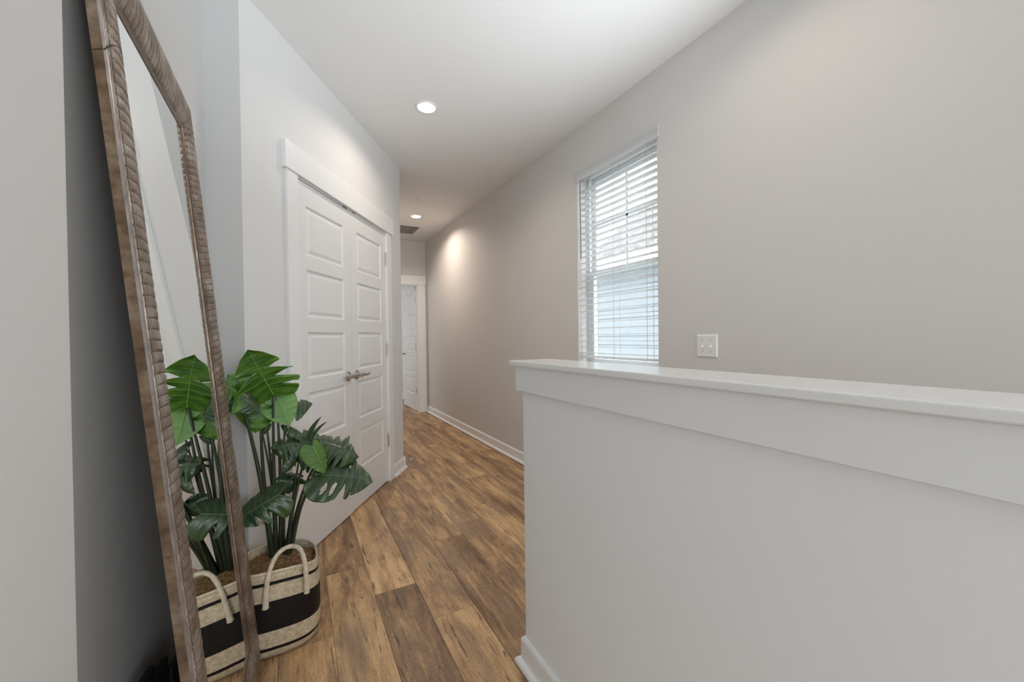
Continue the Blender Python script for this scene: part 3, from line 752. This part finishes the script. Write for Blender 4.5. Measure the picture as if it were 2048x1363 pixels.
def quad(vs4, uvs):
    f = bmx.faces.new(vs4)
    for l, uvc in zip(f.loops, uvs): l[uvl].uv = uvc
    f.smooth = True
for gi, rows in enumerate(grid):
    for j in range(rings):
        for k in range(nseg):
            k2 = (k+1) % nseg
            zz = lambda jj: .315*jj/rings
            q4 = [rows[j][k], rows[j][k2], rows[j+1][k2], rows[j+1][k]]
            uvq = [(per[k], zz(j)), (per[k+1], zz(j)), (per[k+1], zz(j+1)), (per[k], zz(j+1))]
            if gi: q4 = q4[::-1]; uvq = [(a_, .06) for a_, b_ in uvq[::-1]]
            quad(q4, uvq)
for k in range(nseg):
    k2 = (k+1) % nseg
    quad([grid[0][rings][k], grid[0][rings][k2], grid[1][rings][k2], grid[1][rings][k]], [(per[k], .3)]*4)
fb = bmx.faces.new([grid[0][0][k] for k in range(nseg)][::-1])
for l in fb.loops: l[uvl].uv = (0, .02)
bmx.to_mesh(me); bmx.free(); me.materials.append(M_basket)
body = bpy.data.objects.new('body', me); link(body, bk)
# sewn rim binding
rp = [(*basket_pt(2*pi*k/nseg, .3, .003), rim_z(2*pi*k/nseg)) for k in range(nseg+1)]
autosmooth(MB().tube(rp, .0052, 8, flat=1.0).build('rim', M_straw, bk), 60)
def rope(pts, name='handle'):
    n = len(pts); rad = []
    for i in range(n):
        t = i/(n-1); e_ = min(t, 1-t); rad.append(.0086+.0016*(e_ < .06)+.0006*sin(i*2.1))
    o = MB().tube(pts, rad, 12).build(name, M_straw, bk); autosmooth(o, 60)
    for end in (pts[:4], pts[-4:]):
        lash = MB()
        for q in (0, 2):
            c = end[q]; t = (end[q+1]-end[q]).normalized() if q < 3 else Vector((0, 0, 1)); a_ = t.orthogonal().normalized(); b_ = t.cross(a_)
            lash.tube([c+(a_*cos(x)+b_*sin(x))*.0108+t*.004*x/6.28 for x in [2*pi*i/12 for i in range(19)]], .0013, 5)
        lash.build('lashing', M_straw, o, kind='stuff')
off = Vector((-.075, 1.895, 0))
def hpts(A, B, top, dirA):
    A, B, top = Vector(A), Vector(B), Vector(top)
    return (bez(A, A+Vector((0, -.004*dirA, .14)), top-Vector((B.x-A.x, B.y-A.y, 0))*.36, top, 12)+bez(top, top+Vector((B.x-A.x, B.y-A.y, 0))*.36, B+Vector((0, -.004*dirA, .14)), B, 12)[1:])
rope([p-off for p in hpts((-.113, 1.7225, .205), (.022, 1.7330, .216), (-.036, 1.815, .372), 1)])
rope([p-off for p in hpts((-.235, 2.036, .23), (-.105, 2.066, .23), (-.165, 2.050, .405), -1)])

# ---- dried moss filling the basket
rm = random.Random(11); ms = MB()
def moss_z(x, y): return .262+.022*max(0, 1-((x+.0)/.14)**2-(y/.15)**2)+.008*mnoise.noise(Vector((x*22, y*22, 1)))
nr, na = 14, 56; vs_ = [(0, 0, moss_z(0, 0))]
for i in range(1, nr+1):
    for k in range(na):
        x, y = basket_pt(2*pi*k/na, .26, .007); x *= i/nr; y *= i/nr; vs_.append((x, y, moss_z(x, y)+.004*mnoise.noise(Vector((x*90, y*90, 5)))))
fs = [(0, 1+k, 1+(k+1) % na) for k in range(na)]
fs += [(1+(i-1)*na+k, 1+i*na+k, 1+i*na+(k+1) % na, 1+(i-1)*na+(k+1) % na) for i in range(1, nr) for k in range(na)]
ms.add(vs_, fs, 0)
for _ in range(2600):
    th = rm.random()*2*pi; rr = math.sqrt(rm.random())*.97
    x, y = basket_pt(th, .26, .012); x *= rr; y *= rr
    z = moss_z(x, y)-.003; a_ = rm.random()*2*pi; ln = rm.uniform(.010, .026); cv = rm.uniform(-4, 4); pts = []
    px, py, pz = x, y, z; lift = rm.uniform(.15, 1.0)
    for i in range(6):
        pts.append((px, py, pz)); px += cos(a_)*ln/5; py += sin(a_)*ln/5; pz += ln/5*lift*(1-i/2.6); a_ += cv/5
    if max(abs(px)/.135, abs(py)/.148) > 1: continue
    ms.tube(pts, [.0011, .0013, .0012, .0011, .0009, .0005], 3, rm.random() < .45)
mo = ms.build('dried_moss', [M_moss, M_moss2], fix=False, label='brown curly dried moss filling the top of the basket around the stems', cat='moss', kind='stuff')
mo.location = off

# ---- artificial monstera
pl = empty('monstera_plant', (-.06, 1.95, .27), label='artificial split-leaf monstera plant with tall dark stems standing in the woven basket', cat='plant')
PB = Vector((-.06, 1.95, .27))
OUT = [(0, .02, -.01), (.05, .26, -.135), (.10, .46, -.175), (.17, .72, -.145), (.26, .92, -.03), (.36, 1.0, .12), (.48, .98, .30), (.60, .88, .47), (.72, .71, .63), (.83, .48, .79), (.92, .25, .91), (1, 0, 1.0)]
def outl(s):
    s = max(0, min(1, s))
    for i in range(len(OUT)-1):
        if s <= OUT[i+1][0]:
            a_, b_ = OUT[i], OUT[i+1]; p0 = OUT[max(i-1, 0)]; p3 = OUT[min(i+2, len(OUT)-1)]; t = (s-a_[0])/(b_[0]-a_[0])
            def cr(k): return .5*((2*a_[k])+(-p0[k]+b_[k])*t+(2*p0[k]-5*a_[k]+4*b_[k]-p3[k])*t*t+(-p0[k]+3*a_[k]-3*b_[k]+p3[k])*t**3)
            return cr(1), cr(2)
def leaf(base, tip, nrm, width, slitsL, slitsR, holes=(), fold=.12, bend=.4, droop=.5, twist=0.0, lobes=.25, seed=0, mats=None, rib=None, roll=0.0):
    """a monstera leaf blade: heart outline, deep slits between lobes, holes beside the midrib, bent in space"""
    base, tip = Vector(base), Vector(tip); L_ = (tip-base).length
    ya = (tip-base).normalized(); za = Vector(nrm); za = (za-ya*za.dot(ya)).normalized(); xa = ya.cross(za)
    if roll: q = Matrix.Rotation(roll, 3, ya); xa = q @ xa; za = q @ za
    rl = random.Random(seed)
    bmx = bmesh.new(); uvl = bmx.loops.layers.uv.new('UVMap')
    NT = 20
    def warp(x, y, side, s, t, lob):
        z = -fold*abs(x)*.5
        wx = abs(x)/(width/2+1e-6)
        z -= droop*width*.25*wx*wx
        z += lobes*width*.22*lob*t*t
        z += .012*width*sin(s*47+seed)*t
        # bend along the midrib
        if abs(bend) > 1e-3:
            k = bend/L_; yy = sin(k*y)/k; zz = -(1-cos(k*y))/k; c, s_ = cos(k*y), sin(k*y)
            y, z = yy+z*s_, zz+z*c
        if twist: a_ = twist*y/L_; x, z = x*cos(a_)-z*sin(a_), x*sin(a_)+z*cos(a_)
        return base+xa*x+ya*y+za*z-PB
    # shorten so that the bent tip lands near the wanted tip
    cols = {}
    for side, slits in ((-1, slitsL), (1, slitsR)):
        cents = [c for c, w_, t0 in slits]
        ss = set([i/72 for i in range(73)])
        ss = [s for s in ss if all(abs(s-c) > .010 for c in cents)]+[c-.0005 for c in cents]+[c+.0005 for c in cents]
        ss = sorted(ss); edges = [0]+sorted(cents)+[1]
        lob_r = [rl.uniform(-1, 1) for _ in edges]
        V = []
        for s in ss:
            li = sum(1 for c in cents if s > c); row = []
            lc = (edges[li]+edges[li+1])/2; lw = max(.04, (edges[li+1]-edges[li])/2)
            for j in range(NT+1):
                t = j/NT; s2 = s
                for c, w_, t0 in slits:
                    if t > t0:
                        k = (t-t0)/(1-t0); dd_ = s-c
                        if abs(dd_) < .11: s2 += math.copysign(1, dd_)*w_*.5*min(1, (k*1.9)**.55)*(1-abs(dd_)/.11)
                ox, oy = outl(s2); mx_, my_ = 0, max(0, (s-.10)/.90)**1.05*.985
                tt = t
                x = (mx_+(ox-mx_)*tt)*width/2*side; y = (my_+(oy-my_)*(tt**1.12))*L_
                rnd_ = 1-.10*(abs(s-lc)/lw)**3*(t**3)*(1 if slits else 0)
                x *= rnd_
                lob = lob_r[li]+.5*(s-lc)/lw*math.copysign(1, lob_r[li])
                row.append(bmx.verts.new(warp(x, y, side, s, t, lob if slits else 0)) if not (j == 0 and side == 1 and False) else None)
            V.append(row)
        for i in range(len(ss)-1):
            for j in range(NT):
                sm, tm = (ss[i]+ss[i+1])/2, (j+.5)/NT
                cut = False
                for c, w_, t0 in slits:
                    if abs(sm-c) < .0006 and tm > t0: cut = True
                for (sd, hs, ht, ws, wt) in holes:
                    if sd == side and ((sm-hs)/ws)**2+((tm-ht)/wt)**2 < 1: cut = True
                if cut: continue
                q4 = [V[i][j], V[i][j+1], V[i+1][j+1], V[i+1][j]]
                uvq = [(ss[i], j/NT), (ss[i], (j+1)/NT), (ss[i+1], (j+1)/NT), (ss[i+1], j/NT)]
                if side > 0: pass
                else: q4 = q4[::-1]; uvq = uvq[::-1]
                try: f = bmx.faces.new(q4)
                except ValueError: continue
                for l, c_ in zip(f.loops, uvq): l[uvl].uv = c_
                f.smooth = True
    bmesh.ops.remove_doubles(bmx, verts=bmx.verts, dist=.0004)
    # make every face look along +za
    bmx.normal_update()
    avg = sum((f.normal.dot(za)*f.calc_area() for f in bmx.faces))
    if avg < 0:
        for f in bmx.faces: f.normal_flip()
    loose = [v_ for v_ in bmx.verts if not v_.link_faces]
    bmesh.ops.delete(bmx, geom=loose, context='VERTS')
    me = bpy.data.meshes.new('leaf'); bmx.to_mesh(me); bmx.free()
    for m_ in mats: me.materials.append(m_)
    o = bpy.data.objects.new('leaf', me); link(o, pl)
    so = o.modifiers.new('thickness', 'SOLIDIFY'); so.thickness = .0009; so.offset = -1; so.material_offset = 1; so.material_offset_rim = 0
    # raised midrib
    pts = [warp(0, y*L_*.97, 1, 0, 0, 0)+za*.0006 for y in [i/14 for i in range(15)]]
    r0 = .0028 if L_ > .12 else .0016
    autosmooth(MB().tube(pts, [r0*(1-.78*i/14) for i in range(15)], 7).build('midrib', rib, o), 60)
    return o
def sl(*a_): return list(a_)
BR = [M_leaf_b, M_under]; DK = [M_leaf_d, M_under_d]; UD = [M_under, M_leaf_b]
S3 = [(.36, .11, .36), (.53, .12, .32), (.70, .09, .36)]; S3b = [(.31, .08, .42), (.47, .14, .34), (.64, .13, .36)]
S2 = [(.40, .13, .36), (.62, .13, .36)]; S4 = [(.30, .07, .45), (.43, .10, .34), (.57, .10, .32), (.71, .08, .38)]
H1 = [(1, .30, .42, .035, .22), (-1, .32, .40, .035, .2)]
H2 = [(1, .27, .38, .035, .18), (1, .36, .42, .03, .2), (-1, .30, .4, .03, .2)]
# A: the big bright leaf on top
leaf((-.088, 1.979, .959), (-.158, 1.850, 1.140), (.25, -.62, -.40), .245, S2, S3b, (), fold=.1, bend=.35, droop=-.25, lobes=.35, seed=1, mats=BR, rib=M_rib)
# B: leaf behind the mirror frame with a glossy drooping lobe
leaf((-.200, 1.93, .968), (-.262, 1.875, 1.055), (.25, -.45, .75), .20, S3, S2, [(-1, .34, .4, .03, .2)], fold=.3, bend=.5, droop=1.0, lobes=.5, seed=2, mats=BR, rib=M_rib)
leaf((-.192, 1.93, .972), (-.118, 1.90, .912), (.2, -.55, .7), .13, S2, [], (), fold=.3, bend=.9, droop=.9, lobes=.3, seed=12, mats=[M_leaf_d, M_under], rib=M_rib_d)
# C: pale leaf behind, its underside to the room
leaf((-.130, 2.03, .950), (-.255, 2.05, 1.060), (.15, -.8, .35), .19, S2, S2, (), fold=.1, bend=.3, droop=.3, seed=3, mats=UD, rib=M_rib)
# D: large leaf hanging below, holes beside the midrib
leaf((-.135, 2.00, .985), (-.150, 1.955, .805), (.1, -.95, -.2), .205, [], [], [(1, .40, .55, .04, .22), (-1, .46, .5, .035, .18), (-1, .3, .52, .03, .18)], fold=.1, bend=.35, droop=.5, seed=4, mats=[M_leaf_b, M_under], rib=M_rib)
# E: pale underside leaf on the right
leaf((-.078, 2.00, .955), (-.035, 1.985, .815), (.25, -.9, .05), .155, [], S2[:1], [(1, .42, .6, .035, .2)], fold=.1, bend=-.3, droop=.5, seed=5, mats=UD, rib=M_rib)
# F: pointed leaf at the right
leaf((-.045, 2.03, .890), (.062, 2.025, .912), (.25, -.55, .65), .13, S2, S2[:1], (), fold=.3, bend=.3, droop=.8, seed=6, mats=[M_leaf_d, M_under], rib=M_rib_d)
# G: broad dark leaf of the low cluster
leaf((.090, 2.01, .722), (.256, 1.935, .688), (-.05, -.50, .85), .275, S3, S4, [(1, .33, .5, .03, .2)], fold=.2, bend=.55, droop=.8, lobes=.45, seed=7, mats=DK, rib=M_rib_d)
leaf((.100, 2.03, .715), (.000, 1.985, .760), (.05, -.55, .8), .21, S3, S3, (), fold=.15, bend=.6, droop=.9, lobes=.5, seed=17, mats=DK, rib=M_rib_d)
# Q: lobes under it
leaf((.135, 2.05, .690), (.262, 2.005, .622), (.0, -.6, .7), .15, S2, S3, (), fold=.2, bend=.5, droop=.7, lobes=.5, seed=8, mats=DK, rib=M_rib_d)
# I: the long leaf reaching over the floor
leaf((.074, 1.935, .604), (.298, 1.862, .572), (-.02, -.66, .62), .225, [(.62, .07, .45)], [(.60, .10, .28), (.72, .015, .7)], [(1, .34, .52, .03, .22), (1, .46, .50, .03, .24), (-1, .52, .62, .02, .12)],
     fold=.1, bend=.3, droop=.45, lobes=.2, seed=9, mats=DK, rib=M_rib_d)
# J: leaf of the low cluster pointing left
leaf((.050, 1.985, .735), (-.085, 1.930, .768), (.0, -.62, .78), .205, S3, S3, (), fold=.2, bend=.6, droop=.8, lobes=.6, seed=10, mats=DK, rib=M_rib_d)
# H: green lobe folded down in front
leaf((.056, 1.92, .732), (.108, 1.880, .622), (.45, -.80, .1), .105, [], [], (), fold=.3, bend=.3, droop=.6, seed=11, mats=[M_under_d, M_leaf_d], rib=M_rib)
# L, M: small leaves
leaf((.012, 1.95, .715), (-.046, 1.92, .625), (.5, -.7, .2), .075, [], [], (), fold=.5, bend=.4, droop=1.2, seed=13, mats=DK, rib=M_rib_d)
leaf((.030, 1.96, .700), (.012, 1.93, .630), (-.4, -.8, .3), .07, [], [], (), fold=.5, bend=.4, droop=1.2, seed=14, mats=DK, rib=M_rib_d)
leaf((-.010, 1.97, .577), (-.083, 1.95, .612), (.1, -.75, .45), .09, [], [], (), fold=.35, bend=.7, droop=1.2, seed=15, mats=DK, rib=M_rib_d)
# K: curled lobes standing up at the top of the low cluster
leaf((.052, 2.0, .745), (.078, 1.99, .858), (.6, -.6, .2), .034, [], [], (), fold=.6, bend=-.5, droop=1.0, seed=16, mats=DK, rib=M_rib_d)
leaf((.060, 2.0, .745), (.106, 2.0, .835), (.6, -.6, .2), .022, [], [], (), fold=.6, bend=-.6, droop=1.0, seed=18, mats=DK, rib=M_rib_d)
leaf((.030, 2.01, .745), (.046, 1.96, .800), (.3, -.5, .6), .07, [], [], (), fold=.4, bend=2.0, droop=.8, seed=19, mats=DK, rib=M_rib_d)
leaf((.012, 2.0, .752), (-.058, 2.0, .835), (.2, -.8, .4), .055, [], [], (), fold=.4, bend=.7, droop=.8, seed=20, mats=DK, rib=M_rib_d)
# N: leaf reaching left in front of the stems
leaf((-.068, 1.89, .560), (-.245, 1.875, .490), (.05, -.62, .70), .165, [(.44, .10, .35), (.62, .10, .4)], [], (), fold=.25, bend=.35, droop=.8, lobes=.3, seed=21, mats=DK, rib=M_rib_d)
# small leaves behind, seen in the mirror
leaf((-.050, 2.04, .735), (-.012, 2.10, .690), (.2, .5, .8), .13, S2, S2, (), fold=.3, bend=.7, droop=.9, lobes=.4, seed=22, mats=DK, rib=M_rib_d)
leaf((-.020, 1.99, .60), (.05, 2.05, .56), (.1, .3, .9), .10, [], S2[:1], (), fold=.3, bend=.7, droop=.9, seed=23, mats=DK, rib=M_rib_d)
# small stub leaf on the thin stem
leaf((-.132, 2.0, .800), (-.098, 1.99, .835), (.2, -.8, .5), .03, [], [], (), fold=.5, bend=.4, droop=.8, seed=24, mats=DK, rib=M_rib_d)
def stem(b, t, r0, r1, side=(0, 0, 0), mid=.55):
    b, t = Vector(b), Vector(t); m_ = b.lerp(t, mid)+Vector(side)
    pts = [p_-PB for p_ in bez(b, b.lerp(t, .3)*1.0+Vector((side[0]*.6, side[1]*.6, .06)), m_+Vector((0, 0, .05)), t, 16)]
    autosmooth(MB().tube(pts, [r0+(r1-r0)*i/16 for i in range(17)], 9).build('stem', M_stem, pl), 60)
stem((-.088, 1.965, .25), (-.088, 1.982, .958), .0105, .0042, (-.004, 0, 0))
stem((-.072, 1.975, .25), (-.078, 2.000, .950), .0095, .0040, (.012, 0, 0))
stem((-.098, 1.955, .25), (-.200, 1.932, .968), .0125, .0050, (.012, 0, 0))
stem((-.100, 1.985, .25), (-.135, 2.002, .985), .0100, .0040, (-.022, 0, 0))
stem((-.080, 2.000, .25), (-.132, 2.002, .802), .0055, .0034, (.010, 0, 0))
stem((-.085, 1.990, .25), (-.130, 2.030, .950), .0070, .0034, (.010, 0, 0))
stem((-.062, 1.985, .25), (-.045, 2.030, .890), .0075, .0034, (-.004, 0, 0))
stem((-.058, 1.950, .25), (.040, 1.990, .722), .0085, .0040, (.0, 0, 0))
stem((-.050, 1.965, .25), (.112, 2.020, .708), .0085, .0040, (-.022, 0, 0))
stem((-.046, 1.945, .25), (.012, 1.950, .715), .0070, .0034, (-.004, 0, 0))
stem((-.040, 1.955, .25), (.074, 1.935, .604), .0080, .0040, (-.016, 0, 0))
stem((-.036, 1.975, .25), (.135, 2.050, .690), .0075, .0036, (-.030, 0, 0))
stem((-.052, 1.975, .25), (.050, 1.930, .735), .0060, .0036, (-.020, 0, 0))
stem((-.056, 1.990, .25), (-.010, 1.970, .577), .0060, .0030, (.010, 0, 0))
stem((.018, 1.945, .60), (-.068, 1.890, .560), .0038, .0028, (.0, 0, -.03))
stem((-.060, 1.995, .25), (-.050, 2.040, .735), .0060, .0032, (.0, .01, 0))

# ---- neighbouring house seen through the window
nh = empty('neighbor_house', (5.0, 3.5, -3), label='pale blue sided house with a grey hip roof outside the window', cat='house')
MB().box(0, 4.5, -5.5, 2.45, 0, 5.42).build('wall', M_siding, nh)
bm_ = MB().add([(0, -5.5, 0), (-.022, -5.5, .006), (-.004, -5.5, .155), (0, -5.5, .155), (0, 2.45, 0), (-.022, 2.45, .006), (-.004, 2.45, .155), (0, 2.45, .155)],
               [(0, 1, 2, 3), (7, 6, 5, 4), (0, 4, 5, 1), (1, 5, 6, 2), (2, 6, 7, 3)]).mesh('siding_board', M_siding)
for i in range(35):
    o = bpy.data.objects.new('siding_board', bm_); link(o, nh); o.location = (0, 0, i*.155)
MB().box(-.03, .02, 2.37, 2.47, 0, 5.42).build('corner_board', M_vinyl, nh)
ez = 5.47
rf = MB().add([(-.32, -5.6, ez), (-.32, 2.62, ez), (1.75, 3.0, 6.95), (1.75, -3.4, 6.85), (4.6, 2.62, ez), (4.6, -5.6, ez)], [(0, 3, 2, 1), (1, 2, 4), (2, 3, 5, 4), (0, 5, 3), (0, 1, 4, 5)])
rf = rf.build('roof', M_shingle, nh)
MB().box(-.345, -.31, -5.6, 2.64, ez-.14, ez+.02).build('fascia', M_vinyl, nh)
MB().box(-.31, .0, -5.5, 2.6, ez-.06, ez-.04).build('soffit', M_vinyl, nh)
MB().lathe([(.11, 0), (.11, .12), (.16, .13), (.16, .2), (.03, .26)], (.55, 1.15, ez+.62), (0, 0, 1), 16).build('roof_vent', M_grey, nh)
MB().box(2.3, 40, -30, 40, -3.1, -3).build('ground', M_ground, kind='structure')
